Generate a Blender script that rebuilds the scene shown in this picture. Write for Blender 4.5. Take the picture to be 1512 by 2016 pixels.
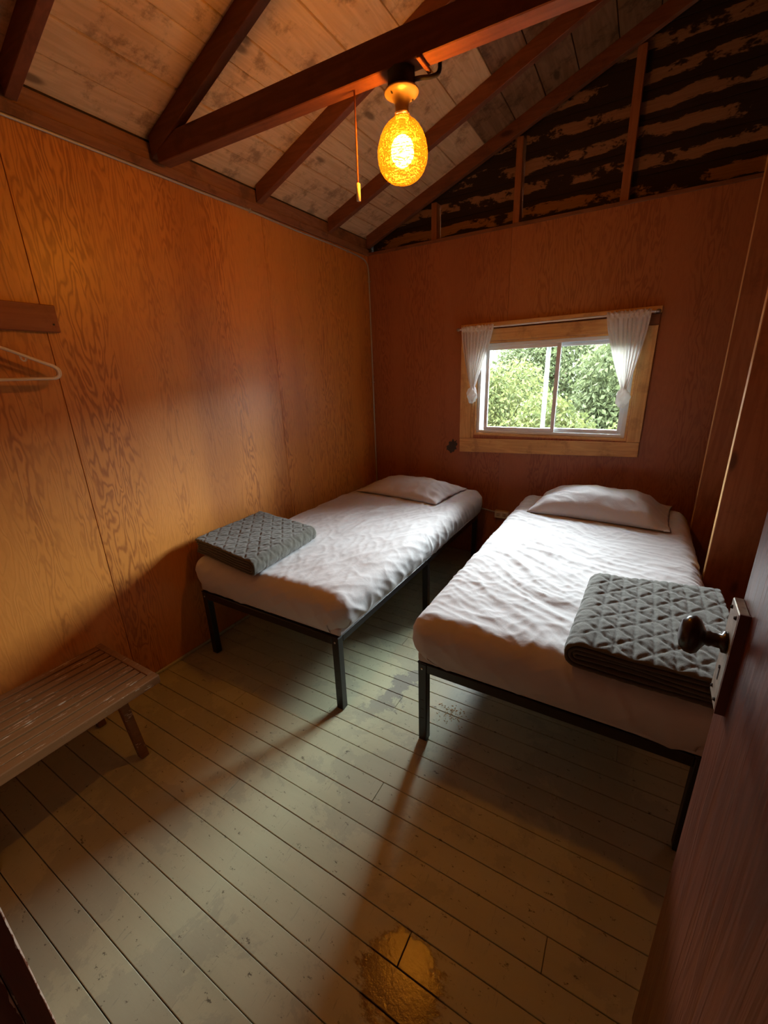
import bpy, bmesh, math, random
from mathutils import Vector, Matrix, noise
R = math.radians
random.seed(7)
S = bpy.context.scene
for o in list(bpy.data.objects): bpy.data.objects.remove(o, do_unlink=True)
COL = S.collection

# ---------------------------------------------------------------- camera
cam = bpy.data.cameras.new('camera'); camo = bpy.data.objects.new('camera', cam); COL.objects.link(camo)
cam.sensor_fit = 'HORIZONTAL'; cam.sensor_width = 36.0; cam.lens = 823.64/1512*36.0
cam.clip_start = 0.02
p_, y_, r_ = R(18.228), R(31.175), R(-1.962)
fw = Vector((-math.sin(y_)*math.cos(p_), math.cos(y_)*math.cos(p_), -math.sin(p_)))
ri = Vector((math.cos(y_), math.sin(y_), 0)); up = ri.cross(fw)
rx = ri*math.cos(r_)+up*math.sin(r_); ux = -ri*math.sin(r_)+up*math.cos(r_)
M = Matrix((rx, ux, -fw)).transposed().to_4x4(); M.translation = Vector((2.216, -3.537, 1.619))
camo.matrix_world = M
S.camera = camo

# ---------------------------------------------------------------- sky, sun, portal, exposure
w = bpy.data.worlds.new('sky'); S.world = w; w.use_nodes = True
bg = w.node_tree.nodes['Background']; bg.inputs[0].default_value = (0.89, 0.96, 1.0, 1); bg.inputs[1].default_value = 96.0
sl = bpy.data.lights.new('sun', 'SUN'); sl.energy = 4.0; sl.angle = R(1); sl.color = (1.0, 0.93, 0.8)
so = bpy.data.objects.new('sun', sl); COL.objects.link(so); so.rotation_euler = (R(38), 0, R(-12))   # high, behind the cabin
pl = bpy.data.lights.new('window_portal', 'AREA'); pl.shape = 'RECTANGLE'; pl.size = 1.1; pl.size_y = 0.72
pl.cycles.is_portal = True
po = bpy.data.objects.new('window_portal', pl); COL.objects.link(po); po.location = (1.59, 0.135, 1.47); po.rotation_euler = (R(-90), 0, 0)
LAMP_POWER = 820.0
S.view_settings.view_transform = 'Standard'; S.view_settings.look = 'None'
S.view_settings.exposure = 0.0; S.view_settings.gamma = 1.0; S.view_settings.use_curve_mapping = False

# ---------------------------------------------------------------- material helpers
class NT:
    def __init__(s, name):
        s.m = bpy.data.materials.new(name); s.m.use_nodes = True; s.t = s.m.node_tree
        s.b = s.t.nodes['Principled BSDF']; s.out = s.t.nodes['Material Output']
    def n(s, typ, **kw):
        q = s.t.nodes.new(typ)
        for k, v in kw.items():
            if hasattr(q, k): setattr(q, k, v)
        return q
    def l(s, a, b): s.t.links.new(a, b)
    def val(s, sock, v):
        if isinstance(v, (int, float)): sock.default_value = v
        elif isinstance(v, tuple): sock.default_value = v if len(v) == len(sock.default_value) else v+(1,)
        else: s.l(v, sock)
    def math(s, op, a, b=0.0, c=None):
        q = s.n('ShaderNodeMath', operation=op); s.val(q.inputs[0], a); s.val(q.inputs[1], b)
        if c is not None: s.val(q.inputs[2], c)
        return q.outputs[0]
    def vec(s, scale=(1, 1, 1), rnd=True, obj=False):
        tc = s.n('ShaderNodeTexCoord') if obj else s.n('ShaderNodeNewGeometry')
        src = tc.outputs['Object'] if obj else tc.outputs['Position']
        q = s.n('ShaderNodeVectorMath', operation='MULTIPLY'); s.l(src, q.inputs[0]); q.inputs[1].default_value = scale
        if not rnd: return q.outputs[0]
        oi = s.n('ShaderNodeObjectInfo'); k = s.math('MULTIPLY', oi.outputs['Random'], 57.0)
        a = s.n('ShaderNodeVectorMath', operation='ADD'); s.l(q.outputs[0], a.inputs[0]); s.l(k, a.inputs[1])
        return a.outputs[0]
    def noise(s, v, scale, detail=3, rough=.5, dist=0):
        q = s.n('ShaderNodeTexNoise'); s.l(v, q.inputs['Vector']); q.inputs['Scale'].default_value = scale
        q.inputs['Detail'].default_value = detail; q.inputs['Roughness'].default_value = rough; q.inputs['Distortion'].default_value = dist
        return q.outputs['Fac']
    def ramp(s, f, a, b):
        q = s.n('ShaderNodeMapRange'); q.interpolation_type = 'SMOOTHSTEP'; s.l(f, q.inputs[0]); q.inputs[1].default_value = a; q.inputs[2].default_value = b
        return q.outputs[0]
    def mix(s, f, a, b):
        q = s.n('ShaderNodeMix', data_type='RGBA'); s.val(q.inputs[0], f); s.val(q.inputs[6], a); s.val(q.inputs[7], b)
        return q.outputs[2]
    def bump(s, h, strength, dist=.002):
        q = s.n('ShaderNodeBump'); s.l(h, q.inputs['Height']); q.inputs['Strength'].default_value = strength; q.inputs['Distance'].default_value = dist
        s.l(q.outputs[0], s.b.inputs['Normal']); return q
    def done(s, color=None, rough=None, spec=None, metal=None):
        if color is not None: s.val(s.b.inputs['Base Color'], color)
        if rough is not None: s.val(s.b.inputs['Roughness'], rough)
        if spec is not None: s.b.inputs['Specular IOR Level'].default_value = spec
        if metal is not None: s.b.inputs['Metallic'].default_value = metal
        return s.m

def board_mat(name, base, dark, axis, rough=.6, stain=.5, knots=True, spec=.3, tint=.25, bump=.3, ring=26):
    """sawn or planed board, grain along axis 0/1/2"""
    t = NT(name); sc = [9.0, 9.0, 9.0]; sc[axis] = 0.9
    v = t.vec(tuple(sc)); g = t.noise(v, 1.0, 4, .55, .3)
    rings = t.math('MULTIPLY_ADD', t.math('SINE', t.math('MULTIPLY', g, ring*2.0)), .5, .5)
    sc2 = [90.0]*3; sc2[axis] = 3.0
    fine = t.noise(t.vec(tuple(sc2)), 1.0, 3, .6)
    f = t.math('ADD', t.math('MULTIPLY', rings, .35), t.math('MULTIPLY', fine, .55))
    c = t.mix(f, base, dark)
    oi = t.n('ShaderNodeObjectInfo')
    c = t.mix(t.math('MULTIPLY', oi.outputs['Random'], tint), c, dark)
    st = t.ramp(t.noise(t.vec((3, 3, 3)), 2.0, 7, .72), .50, .66)
    c = t.mix(t.math('MULTIPLY', st, stain), c, tuple(x*.45 for x in dark))
    if knots:
        sc3 = [7.0]*3; sc3[axis] = 2.6
        vo = t.n('ShaderNodeTexVoronoi'); t.l(t.vec(tuple(sc3)), vo.inputs['Vector']); vo.inputs['Scale'].default_value = 1.0
        k = t.ramp(vo.outputs['Distance'], .17, .07)
        sel = t.n('ShaderNodeSeparateColor'); t.l(vo.outputs['Color'], sel.inputs[0])
        k = t.math('MULTIPLY', k, t.math('GREATER_THAN', sel.outputs[0], .45))
        c = t.mix(t.math('MULTIPLY', k, .8), c, tuple(x*.3 for x in dark))
    t.bump(f, bump, .0015)
    return t.done(c, rough, spec)

def ply_mat(name, base, dark, rough=.45, stain=.3, coat=.0):
    """rotary-cut fir plywood: nested wavy contour figure running up the sheet"""
    t = NT(name)
    v = t.vec((11.0, 11.0, 1.9)); g = t.noise(v, 1.0, 2.5, .62, .35)
    wob = t.noise(t.vec((38, 38, 13)), 1.0, 2, .5)
    ph = t.math('ADD', t.math('MULTIPLY', g, 80.0), t.math('MULTIPLY', wob, 5.5))
    rings = t.math('MULTIPLY_ADD', t.math('SINE', ph), .5, .5)
    rings = t.math('POWER', rings, 1.8)
    band = t.ramp(t.noise(t.vec((4.5, 4.5, .35)), 1.0, 2, .5), .36, .60)
    fine = t.noise(t.vec((160, 160, 7)), 1.0, 3, .6)
    f = t.math('ADD', t.math('MULTIPLY', rings, t.math('MULTIPLY_ADD', band, .60, .12)), t.math('MULTIPLY', fine, .22))
    c = t.mix(f, base, dark)
    broad = t.noise(t.vec((2.2, 2.2, .25)), 1.0, 2, .5)
    c = t.mix(t.math('MULTIPLY', t.ramp(broad, .45, .7), .45), c, dark)
    sm = t.ramp(t.noise(t.vec((9, 9, 5)), 1.0, 5, .7), .60, .74)
    c = t.mix(t.math('MULTIPLY', sm, stain), c, tuple(x*.4 for x in dark))
    t.bump(t.math('ADD', rings, t.math('MULTIPLY', wob, 2.0)), .16, .0012)
    t.l(t.math('MULTIPLY_ADD', fine, .2, rough-.1), t.b.inputs['Roughness'])
    t.b.inputs['Coat Weight'].default_value = coat; t.b.inputs['Coat Roughness'].default_value = .34; t.b.inputs['Coat Tint'].default_value = (1, .72, .40, 1)
    return t.done(c, None, .5)

def floor_mat():
    t = NT('floor_paint')
    paint = (.55, .57, .38); grey = (.23, .23, .20); dark = (.035, .028, .02)
    big = t.noise(t.vec((1, 1, 1), rnd=False), 1.6, 8, .72, .4)
    c = t.mix(t.noise(t.vec((2, 9, 1)), 1.0, 4, .6), paint, tuple(x*.72 for x in paint))
    worn = t.ramp(big, .505, .535)
    gp = t.n('ShaderNodeNewGeometry'); sp = t.n('ShaderNodeSeparateXYZ'); t.l(gp.outputs['Position'], sp.inputs[0])
    # old worn track between the beds
    d = t.math('ABSOLUTE', t.math('SUBTRACT', sp.outputs[0], t.math('MULTIPLY_ADD', sp.outputs[1], .22, 1.72)))
    d = t.math('SUBTRACT', d, t.math('MULTIPLY', t.math('SUBTRACT', t.noise(t.vec((6, 6, 1), rnd=False), 1.0, 6, .75), .5), .42))
    fade = t.ramp(sp.outputs[1], -2.45, -1.9)
    track = t.math('MULTIPLY', t.math('SUBTRACT', 1.0, t.ramp(d, .035, .06)), fade)
    wm = t.math('MAXIMUM', t.math('MULTIPLY', worn, .30), track)
    c = t.mix(t.math('MULTIPLY', wm, .85), c, grey)
    chips = t.ramp(t.noise(t.vec((10, 16, 1), rnd=False), 2.6, 6, .78), .615, .640)
    c = t.mix(t.math('MULTIPLY', chips, .8), c, tuple(x*1.6 for x in dark))
    scr = t.ramp(t.noise(t.vec((60, 5, 1), rnd=False), 2.0, 4, .7), .62, .68)
    c = t.mix(t.math('MULTIPLY', scr, .45), c, grey)
    # bare varnished wood where the paint has gone, by the doorway
    dx = t.math('SUBTRACT', sp.outputs[0], 1.85); dy = t.math('SUBTRACT', sp.outputs[1], -2.93)
    dd = t.math('SQRT', t.math('ADD', t.math('MULTIPLY', dx, dx), t.math('MULTIPLY', t.math('MULTIPLY', dy, dy), 1.1)))
    dd = t.math('ADD', dd, t.math('MULTIPLY', t.math('SUBTRACT', t.noise(t.vec((22, 34, 1), rnd=False), 1.0, 5, .7), .5), .16))
    bare = t.math('SUBTRACT', 1.0, t.ramp(dd, .10, .135))
    rough_tex = t.noise(t.vec((70, 70, 1), rnd=False), 1.0, 4, .7)
    c = t.mix(t.math('MULTIPLY', bare, .9), c, (.11, .050, .018))
    r = t.math('MULTIPLY_ADD', t.noise(t.vec((5, 9, 1), rnd=False), 1.0, 5, .65), .22, .30)
    r = t.math('SUBTRACT', r, t.math('MULTIPLY', bare, .26))
    t.l(r, t.b.inputs['Roughness'])
    h = t.math('ADD', t.math('MULTIPLY', t.noise(t.vec((30, 90, 1)), 1.0, 4, .6), .5), t.math('MULTIPLY', wm, -.5))
    h = t.math('ADD', h, t.math('MULTIPLY', t.math('MULTIPLY', rough_tex, bare), 1.6))
    t.bump(h, .35, .0012)
    return t.done(c, None, .45)

def gable_mat():
    """dark stained rough siding, the raw wood showing through in torn streaks along each board"""
    t = NT('gable_siding')
    tc = t.n('ShaderNodeTexCoord'); s = t.n('ShaderNodeSeparateXYZ'); t.l(tc.outputs['Object'], s.inputs[0])
    mid = t.math('ABSOLUTE', t.math('ADD', s.outputs[2], t.math('MULTIPLY', t.math('SUBTRACT', t.noise(t.vec((3, 3, 3)), 1.0, 2), .5), .08)))
    edge = t.math('SUBTRACT', .066, t.math('MULTIPLY', t.noise(t.vec((9, 9, 60)), 1.0, 5, .75), .068))
    m = t.ramp(t.math('SUBTRACT', edge, mid), -.003, .003)
    gate = t.ramp(t.noise(t.vec((3.0, 3.0, 5.0)), 1.0, 5, .68), .45, .50)
    m = t.math('MULTIPLY', m, gate)
    grain = t.noise(t.vec((5, 5, 130)), 1.0, 4, .65)
    c1 = t.mix(grain, (.38, .20, .10), (.17, .085, .04)); c2 = t.mix(grain, (.042, .021, .013), (.018, .010, .007))
    t.bump(t.math('ADD', grain, m), .5, .003)
    return t.done(t.mix(m, c2, c1), .8, .2)

def plain(name, c, rough=.5, metal=0, spec=.5, nz=.0, nscale=30, bump=0, bscale=200):
    t = NT(name); col = c
    if nz:
        f = t.noise(t.vec((1, 1, 1)), nscale, 5, .65); col = t.mix(t.math('MULTIPLY', t.ramp(f, .35, .7), nz), c, tuple(x*.35 for x in c))
    if bump: t.bump(t.noise(t.vec((1, 1, 1)), bscale, 3, .6), bump, .001)
    return t.done(col, rough, spec, metal)

def sheet_mat():
    t = NT('white_sheet')
    a = t.noise(t.vec((1, 1, 1)), 14, 5, .6, .8); b = t.noise(t.vec((30, 8, 20)), 1, 4, .6, .5)
    t.bump(t.math('ADD', a, t.math('MULTIPLY', b, .6)), .25, .008)
    t.b.inputs['Sheen Weight'].default_value = .15
    return t.done((.53, .525, .54), .85, .15)

def quilt_mat():
    t = NT('quilted_cloth')
    a = t.noise(t.vec((1, 1, 1)), 260, 3, .6); b = t.noise(t.vec((60, 25, 60)), 1, 4, .6, .6)
    c = t.mix(a, (.115, .112, .092), (.065, .063, .052))
    t.bump(t.math('ADD', t.math('MULTIPLY', a, .25), b), .5, .004)
    t.b.inputs['Sheen Weight'].default_value = .25
    return t.done(c, .9, .15)

def curtain_mat():
    t = NT('sheer_curtain'); t.b.inputs['Base Color'].default_value = (.80, .77, .73, 1); t.b.inputs['Roughness'].default_value = .9
    t.b.inputs['Specular IOR Level'].default_value = .1
    tr = t.n('ShaderNodeBsdfTranslucent'); tr.inputs[0].default_value = (.75, .74, .70, 1)
    tp = t.n('ShaderNodeBsdfTransparent')
    m = t.n('ShaderNodeMixShader'); m.inputs[0].default_value = .30; t.l(t.b.outputs[0], m.inputs[1]); t.l(tr.outputs[0], m.inputs[2])
    m2 = t.n('ShaderNodeMixShader'); m2.inputs[0].default_value = .05; t.l(m.outputs[0], m2.inputs[1]); t.l(tp.outputs[0], m2.inputs[2])
    t.l(m2.outputs[0], t.out.inputs[0]); return t.m

def glass_mat():
    t = NT('window_glass'); g = t.n('ShaderNodeBsdfGlossy'); g.inputs['Roughness'].default_value = .02
    tp = t.n('ShaderNodeBsdfTransparent'); tp.inputs[0].default_value = (.95, .97, .96, 1)
    fr = t.n('ShaderNodeFresnel'); fr.inputs[0].default_value = 1.45
    m = t.n('ShaderNodeMixShader'); t.l(fr.outputs[0], m.inputs[0]); t.l(tp.outputs[0], m.inputs[1]); t.l(g.outputs[0], m.inputs[2])
    t.l(m.outputs[0], t.out.inputs[0]); return t.m

def shade_mat():
    t = NT('amber_glass')
    v = t.vec((1, 1, 1), rnd=False, obj=True)
    n1 = t.noise(t.vec((16, 16, 95), rnd=False, obj=True), 1.0, 3, .6, 1.0); n2 = t.noise(v, 60, 2, .6, 2.0)
    line = t.math('MAXIMUM', t.ramp(t.math('ABSOLUTE', t.math('SUBTRACT', n1, .5)), .075, .03), t.ramp(t.math('ABSOLUTE', t.math('SUBTRACT', n2, .5)), .052, .018))
    tp = t.n('ShaderNodeBsdfTransparent'); t.l(t.mix(line, (1.0, .42, .045), (.8, .25, .02)), tp.inputs[0])
    tr = t.n('ShaderNodeBsdfTranslucent'); t.l(t.mix(line, (.024, .0058, .0002), (.016, .0034, .0001)), tr.inputs[0])
    gl = t.n('ShaderNodeBsdfGlossy'); gl.inputs['Roughness'].default_value = .15; gl.inputs[0].default_value = (1, .8, .5, 1)
    bp = t.n('ShaderNodeBump'); bp.inputs['Strength'].default_value = .8; bp.inputs['Distance'].default_value = .004; t.l(t.math('ADD', n1, n2), bp.inputs['Height'])
    t.l(bp.outputs[0], tr.inputs['Normal']); t.l(bp.outputs[0], gl.inputs['Normal'])
    m = t.n('ShaderNodeMixShader'); t.l(t.math('MULTIPLY_ADD', line, .68, .30), m.inputs[0]); t.l(tp.outputs[0], m.inputs[1]); t.l(tr.outputs[0], m.inputs[2])
    m2 = t.n('ShaderNodeMixShader'); m2.inputs[0].default_value = .05; t.l(m.outputs[0], m2.inputs[1]); t.l(gl.outputs[0], m2.inputs[2])
    t.l(m2.outputs[0], t.out.inputs[0]); return t.m

def emit_mat(name, c, s):
    t = NT(name); e = t.n('ShaderNodeEmission'); e.inputs[0].default_value = c+(1,); e.inputs[1].default_value = s
    t.l(e.outputs[0], t.out.inputs[0]); return t.m

def leaf_mat(name, a, b):
    t = NT(name)
    c = t.mix(t.ramp(t.noise(t.vec((1, 1, 1), rnd=False), 9, 3, .6), .35, .65), a, b)
    t.l(c, t.b.inputs['Base Color']); t.b.inputs['Roughness'].default_value = .6; t.b.inputs['Specular IOR Level'].default_value = .06
    tr = t.n('ShaderNodeBsdfTranslucent'); t.l(c, tr.inputs[0])
    m = t.n('ShaderNodeMixShader'); m.inputs[0].default_value = .35; t.l(t.b.outputs[0], m.inputs[1]); t.l(tr.outputs[0], m.inputs[2])
    t.l(m.outputs[0], t.out.inputs[0]); return t.m

def door_mat():
    t = NT('weathered_door')
    st = t.noise(t.vec((40, 40, 1.3), rnd=False), 1.0, 5, .7, .4)
    rg = t.noise(t.vec((14, 14, 1.0), rnd=False), 1.0, 3, .6, .5)
    rings = t.math('MULTIPLY_ADD', t.math('SINE', t.math('MULTIPLY', rg, 45)), .5, .5)
    c = t.mix(t.math('MULTIPLY_ADD', rings, .4, t.math('MULTIPLY', st, .6)), (.18, .050, .022), (.075, .017, .008))
    t.bump(t.math('ADD', st, t.math('MULTIPLY', rings, .6)), .45, .0018)
    return t.done(c, t.math('MULTIPLY_ADD', st, .30, .20), .8)

def chipped_mat():
    t = NT('chipped_jamb')
    gp = t.n('ShaderNodeNewGeometry'); s = t.n('ShaderNodeSeparateXYZ'); t.l(gp.outputs['Position'], s.inputs[0])
    e1 = t.math('ABSOLUTE', t.math('SUBTRACT', s.outputs[1], -3.4975)); e2 = t.math('ABSOLUTE', t.math('SUBTRACT', s.outputs[1], -3.5215))
    e = t.math('MINIMUM', e1, e2)
    wd = t.math('MULTIPLY', t.math('SUBTRACT', t.noise(t.vec((40, 40, 26), rnd=False), 1.0, 4, .7), .42), .011)
    m = t.ramp(t.math('SUBTRACT', wd, e), -.0003, .0003)
    g = t.noise(t.vec((70, 70, 3), rnd=False), 1.0, 4, .6)
    c = t.mix(m, t.mix(g, (.21, .055, .02), (.10, .022, .010)), (.62, .47, .36))
    t.bump(g, .3, .001)
    return t.done(c, .5, .4)

M_ = {}
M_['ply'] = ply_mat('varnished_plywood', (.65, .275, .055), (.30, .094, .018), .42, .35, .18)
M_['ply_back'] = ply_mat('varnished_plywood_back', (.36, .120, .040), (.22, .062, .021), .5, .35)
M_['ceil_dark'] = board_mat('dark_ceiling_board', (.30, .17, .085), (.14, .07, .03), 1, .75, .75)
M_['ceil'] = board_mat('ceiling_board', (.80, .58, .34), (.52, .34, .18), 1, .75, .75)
M_['raft'] = board_mat('rafter_wood', (.24, .085, .036), (.12, .038, .017), 0, .55, .35)
M_['stud'] = board_mat('stud_wood', (.36, .135, .052), (.20, .064, .022), 2, .55, .25)
M_['plate'] = board_mat('plate_wood', (.34, .16, .07), (.18, .075, .035), 1, .65, .6, knots=False)
M_['plate_x'] = board_mat('plate_wood_back', (.26, .10, .042), (.14, .05, .02), 0, .65, .4, knots=False)
M_['pine_x'] = board_mat('pine_trim_x', (.74, .44, .16), (.48, .24, .08), 0, .5, .45)
M_['pine_z'] = board_mat('pine_trim_z', (.76, .47, .18), (.50, .26, .09), 2, .5, .35)
M_['hookwood'] = board_mat('hook_rail_wood', (.38, .13, .050), (.22, .065, .022), 1, .5, .3, knots=False)
M_['gable'] = gable_mat(); M_['floor'] = floor_mat(); M_['sheet'] = sheet_mat(); M_['quilt'] = quilt_mat()
M_['core'] = plain('dark_core', (.05, .035, .025), .9)
M_['black'] = plain('black_metal', (.012, .012, .013), .38, spec=.5)
M_['steel'] = plain('bolt_steel', (.55, .54, .50), .35, 1)
M_['cable'] = plain('grey_cable', (.42, .38, .33), .45, .3)
M_['vinyl'] = plain('white_vinyl', (.70, .74, .76), .35)
M_['white_metal'] = plain('white_rod', (.75, .72, .68), .4)
M_['dull_metal'] = plain('dull_metal', (.30, .27, .25), .4, .8)
M_['plastic'] = plain('white_plastic', (.72, .62, .50), .35)
M_['porcelain'] = plain('porcelain', (.24, .165, .10), .3)
M_['knob'] = plain('brown_knob', (.035, .020, .014), .28, .1, nz=.5)
M_['lockplate'] = plain('worn_lock_plate', (.42, .36, .28), .5, .35, nz=.6, nscale=40)
M_['lockside'] = plain('shaded_lock_side', (.13, .035, .018), .5)  # near side of the lock case, its shade put into the colour
M_['rubber'] = plain('black_rubber', (.015, .013, .012), .6)
M_['outlet'] = plain('outlet_grey', (.48, .44, .40), .5)
M_['bench'] = None
def bench_mat():
    t = NT('peeling_bench')
    g = t.noise(t.vec((60, 4, 60)), 1.0, 4, .6)
    chip = t.ramp(t.noise(t.vec((70, 9, 40)), 1.0, 5, .75), .60, .64)
    c = t.mix(chip, t.mix(g, (.26, .125, .042), (.12, .055, .02)), (.55, .42, .29))
    t.bump(t.math('SUBTRACT', g, chip), .6, .002); return t.done(c, .55, .35)
M_['bench'] = bench_mat()
M_['curtain'] = curtain_mat(); M_['glass'] = glass_mat(); M_['shade'] = shade_mat(); M_['door'] = door_mat(); M_['jamb'] = chipped_mat()
M_['bulb'] = emit_mat('glowing_bulb', (1.0, .82, .45), LAMP_POWER)
M_['leaf'] = leaf_mat('shrub_leaf', (.026, .034, .012), (.052, .058, .018))
M_['leaf2'] = leaf_mat('tree_leaf', (.024, .031, .014), (.038, .046, .019))
M_['bark'] = plain('bark', (.12, .09, .06), .9)
M_['lawn'] = plain('lawn', (.014, .021, .008), .95, nz=.4, nscale=8)
M_['crumb'] = plain('pale_crumbs', (.60, .40, .18), .8)
M_['bare'] = plain('bare_patch', (.055, .040, .034), .8, nz=.3)
M_['slot'] = plain('dark_slot', (.02, .015, .012), .8)

# ---------------------------------------------------------------- mesh helpers
def link(name, me, mat, parent=None, smooth=False):
    if smooth:
        for q in me.polygons: q.use_smooth = True
    if mat: me.materials.append(mat)
    o = bpy.data.objects.new(name, me); COL.objects.link(o)
    if parent: o.parent = parent; o.matrix_parent_inverse = parent.matrix_basis.inverted()
    return o
def tag(o, label=None, cat=None, group=None, kind=None):
    for k, v in (('label', label), ('category', cat), ('group', group), ('kind', kind)):
        if v: o[k] = v
    return o
def empty(name, loc, label=None, cat=None, group=None, kind=None):
    o = bpy.data.objects.new(name, None); COL.objects.link(o); o.location = loc; o.empty_display_size = .1
    return tag(o, label, cat, group, kind)
def bx(bm, a, b, bev=0.0, rot=None, org=None):
    """box between corners a and b added to bm"""
    a, b = Vector(a), Vector(b); c = (a+b)/2; d = b-a
    q = bmesh.ops.create_cube(bm, size=1.0, matrix=Matrix.Translation(c) @ Matrix.Diagonal((*d, 1)))
    vs = q['verts']
    if bev:
        es = list({e for v in vs for e in v.link_edges})
        r = bmesh.ops.bevel(bm, geom=es, offset=bev, segments=1, affect='EDGES', profile=.5)
        vs = list({v for f in r['faces'] for v in f.verts} | {v for v in vs if v.is_valid})
    if rot is not None: bmesh.ops.transform(bm, matrix=Matrix.Translation(org) @ rot @ Matrix.Translation(-Vector(org)), verts=vs)
    return vs
def fin(name, bm, mat, parent=None, smooth=False, center=True):
    """close the bmesh as one object whose origin is its own centre"""
    bmesh.ops.recalc_face_normals(bm, faces=bm.faces)
    if center and len(bm.verts):
        mn = Vector([min(v.co[i] for v in bm.verts) for i in range(3)]); mx = Vector([max(v.co[i] for v in bm.verts) for i in range(3)])
        c = (mn+mx)/2
    else: c = Vector((0, 0, 0))
    bmesh.ops.translate(bm, vec=-c, verts=bm.verts)
    me = bpy.data.meshes.new(name); bm.to_mesh(me); bm.free()
    o = link(name, me, mat, None, smooth); o.location = c
    if parent:
        o.parent = parent; o.matrix_parent_inverse = parent.matrix_basis.inverted()
    return o
def box(name, a, b, mat, parent=None, bev=0.0, **k):
    bm = bmesh.new(); bx(bm, a, b, bev, **k); return fin(name, bm, mat, parent)
def prism(name, quad, y0, y1, mat, parent=None, bev=0.0, axis=1):
    """polygon given as (a,b) pairs extruded along axis (0,1,2)"""
    bm = bmesh.new(); n = len(quad)
    def P(a, b, t): return {0: (t, a, b), 1: (a, t, b), 2: (a, b, t)}[axis]
    v0 = [bm.verts.new(P(a, b, y0)) for a, b in quad]; v1 = [bm.verts.new(P(a, b, y1)) for a, b in quad]
    bm.faces.new(v0); bm.faces.new(v1[::-1])
    for i in range(n): bm.faces.new((v0[i], v0[(i+1) % n], v1[(i+1) % n], v1[i]))
    if bev: bmesh.ops.bevel(bm, geom=list(bm.edges), offset=bev, segments=1, affect='EDGES')
    return fin(name, bm, mat, parent)
def tube_bm(bm, pts, r, seg=8, cap=True, rr=None):
    pts = [Vector(p) for p in pts]; rings = []
    prev = None
    for i, p in enumerate(pts):
        t = (pts[min(i+1, len(pts)-1)]-pts[max(i-1, 0)]).normalized()
        if prev is None:
            a = Vector((0, 0, 1)) if abs(t.z) < .9 else Vector((1, 0, 0)); n = t.cross(a).normalized()
        else: n = (prev - t*prev.dot(t)).normalized()
        prev = n; b = t.cross(n); q = rr[i] if rr else r
        rings.append([bm.verts.new(p+(n*math.cos(2*math.pi*k/seg)+b*math.sin(2*math.pi*k/seg))*q) for k in range(seg)])
    for i in range(len(rings)-1):
        for k in range(seg): bm.faces.new((rings[i][k], rings[i][(k+1) % seg], rings[i+1][(k+1) % seg], rings[i+1][k]))
    if cap: bm.faces.new(rings[0][::-1]); bm.faces.new(rings[-1])
def tube(name, pts, r, mat, parent=None, seg=8, rr=None):
    bm = bmesh.new(); tube_bm(bm, pts, r, seg, rr=rr); return fin(name, bm, mat, parent, True)
def smooth_path(pts, n=8):
    pts = [Vector(p) for p in pts]; out = []
    for i in range(len(pts)-1):
        p0, p1, p2, p3 = pts[max(i-1, 0)], pts[i], pts[i+1], pts[min(i+2, len(pts)-1)]
        for k in range(n):
            t = k/n
            out.append(.5*((2*p1)+(p2-p0)*t+(2*p0-5*p1+4*p2-p3)*t*t+(-p0+3*p1-3*p2+p3)*t**3))
    out.append(pts[-1]); return out
def lathe_bm(bm, prof, cx, cy, seg=32, fn=None):
    rings = []
    for r, z in prof:
        ring = []
        for k in range(seg):
            a = 2*math.pi*k/seg; q = r if fn is None else fn(r, z, a)
            ring.append(bm.verts.new((cx+q*math.cos(a), cy+q*math.sin(a), z)))
        rings.append(ring)
    for i in range(len(rings)-1):
        for k in range(seg): bm.faces.new((rings[i][k], rings[i][(k+1) % seg], rings[i+1][(k+1) % seg], rings[i+1][k]))
    return rings
def lathe(name, prof, cx, cy, mat, parent=None, seg=32, fn=None, cap=True):
    bm = bmesh.new(); rg = lathe_bm(bm, prof, cx, cy, seg, fn)
    if cap: bm.faces.new(rg[0][::-1]); bm.faces.new(rg[-1])
    return fin(name, bm, mat, parent, True)
def ns(x, y, z=0.0): return noise.noise(Vector((x, y, z)))
def cre(x, y, z=0.0):
    return max(0.0, 1-2.6*abs(noise.noise(Vector((x, y, z)))))**1.6
def ridge(x, y, z=0.0): return 1.0-abs(noise.noise(Vector((x, y, z))))*2.0

# ================================================================ SETTING
H = 2.623; XR = 2.80; YF = -3.497; SL = .39; RIDGE = 2.87
# ---- floor
bm = bmesh.new(); bx(bm, (-.1, -5.0, -.12), (5.6, .1, -.024)); floor = fin('floor', bm, M_['core']); tag(floor, kind='structure')
pitch = .0951; k0 = -1.963; yy = k0+pitch*20; i = 0
joints = {}
rj = random.Random(4)
ys = []
y = k0 + pitch*math.floor((0.0-k0)/pitch)
while y > -3.75: ys.append(y); y -= pitch
ys = [y + pitch for y in ys[:1]] + ys
for i, y in enumerate(ys):
    a, b = y-pitch+.0012, y-.0012
    if b > 0: b = 0
    if b-a < .02: continue
    if y-pitch < -2.84 < y: js = [1.83]
    elif rj.random() < .55: js = [rj.uniform(.5, 2.4)]
    else: js = []
    xs = [0.0]+js+[XR]
    dz = rj.uniform(-.0012, .0)
    for j in range(len(xs)-1):
        box('floor_board', (xs[j]+(.0008 if j else 0), a, -.024), (xs[j+1]-.0008, b, dz+rj.uniform(-.0006, .0)), M_['floor'], floor, .0016)
box('hall_floor_board', (-.1, -5.0, -.024), (5.6, ys[-1]-pitch-.001, -.001), M_['floor'], floor)

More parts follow.
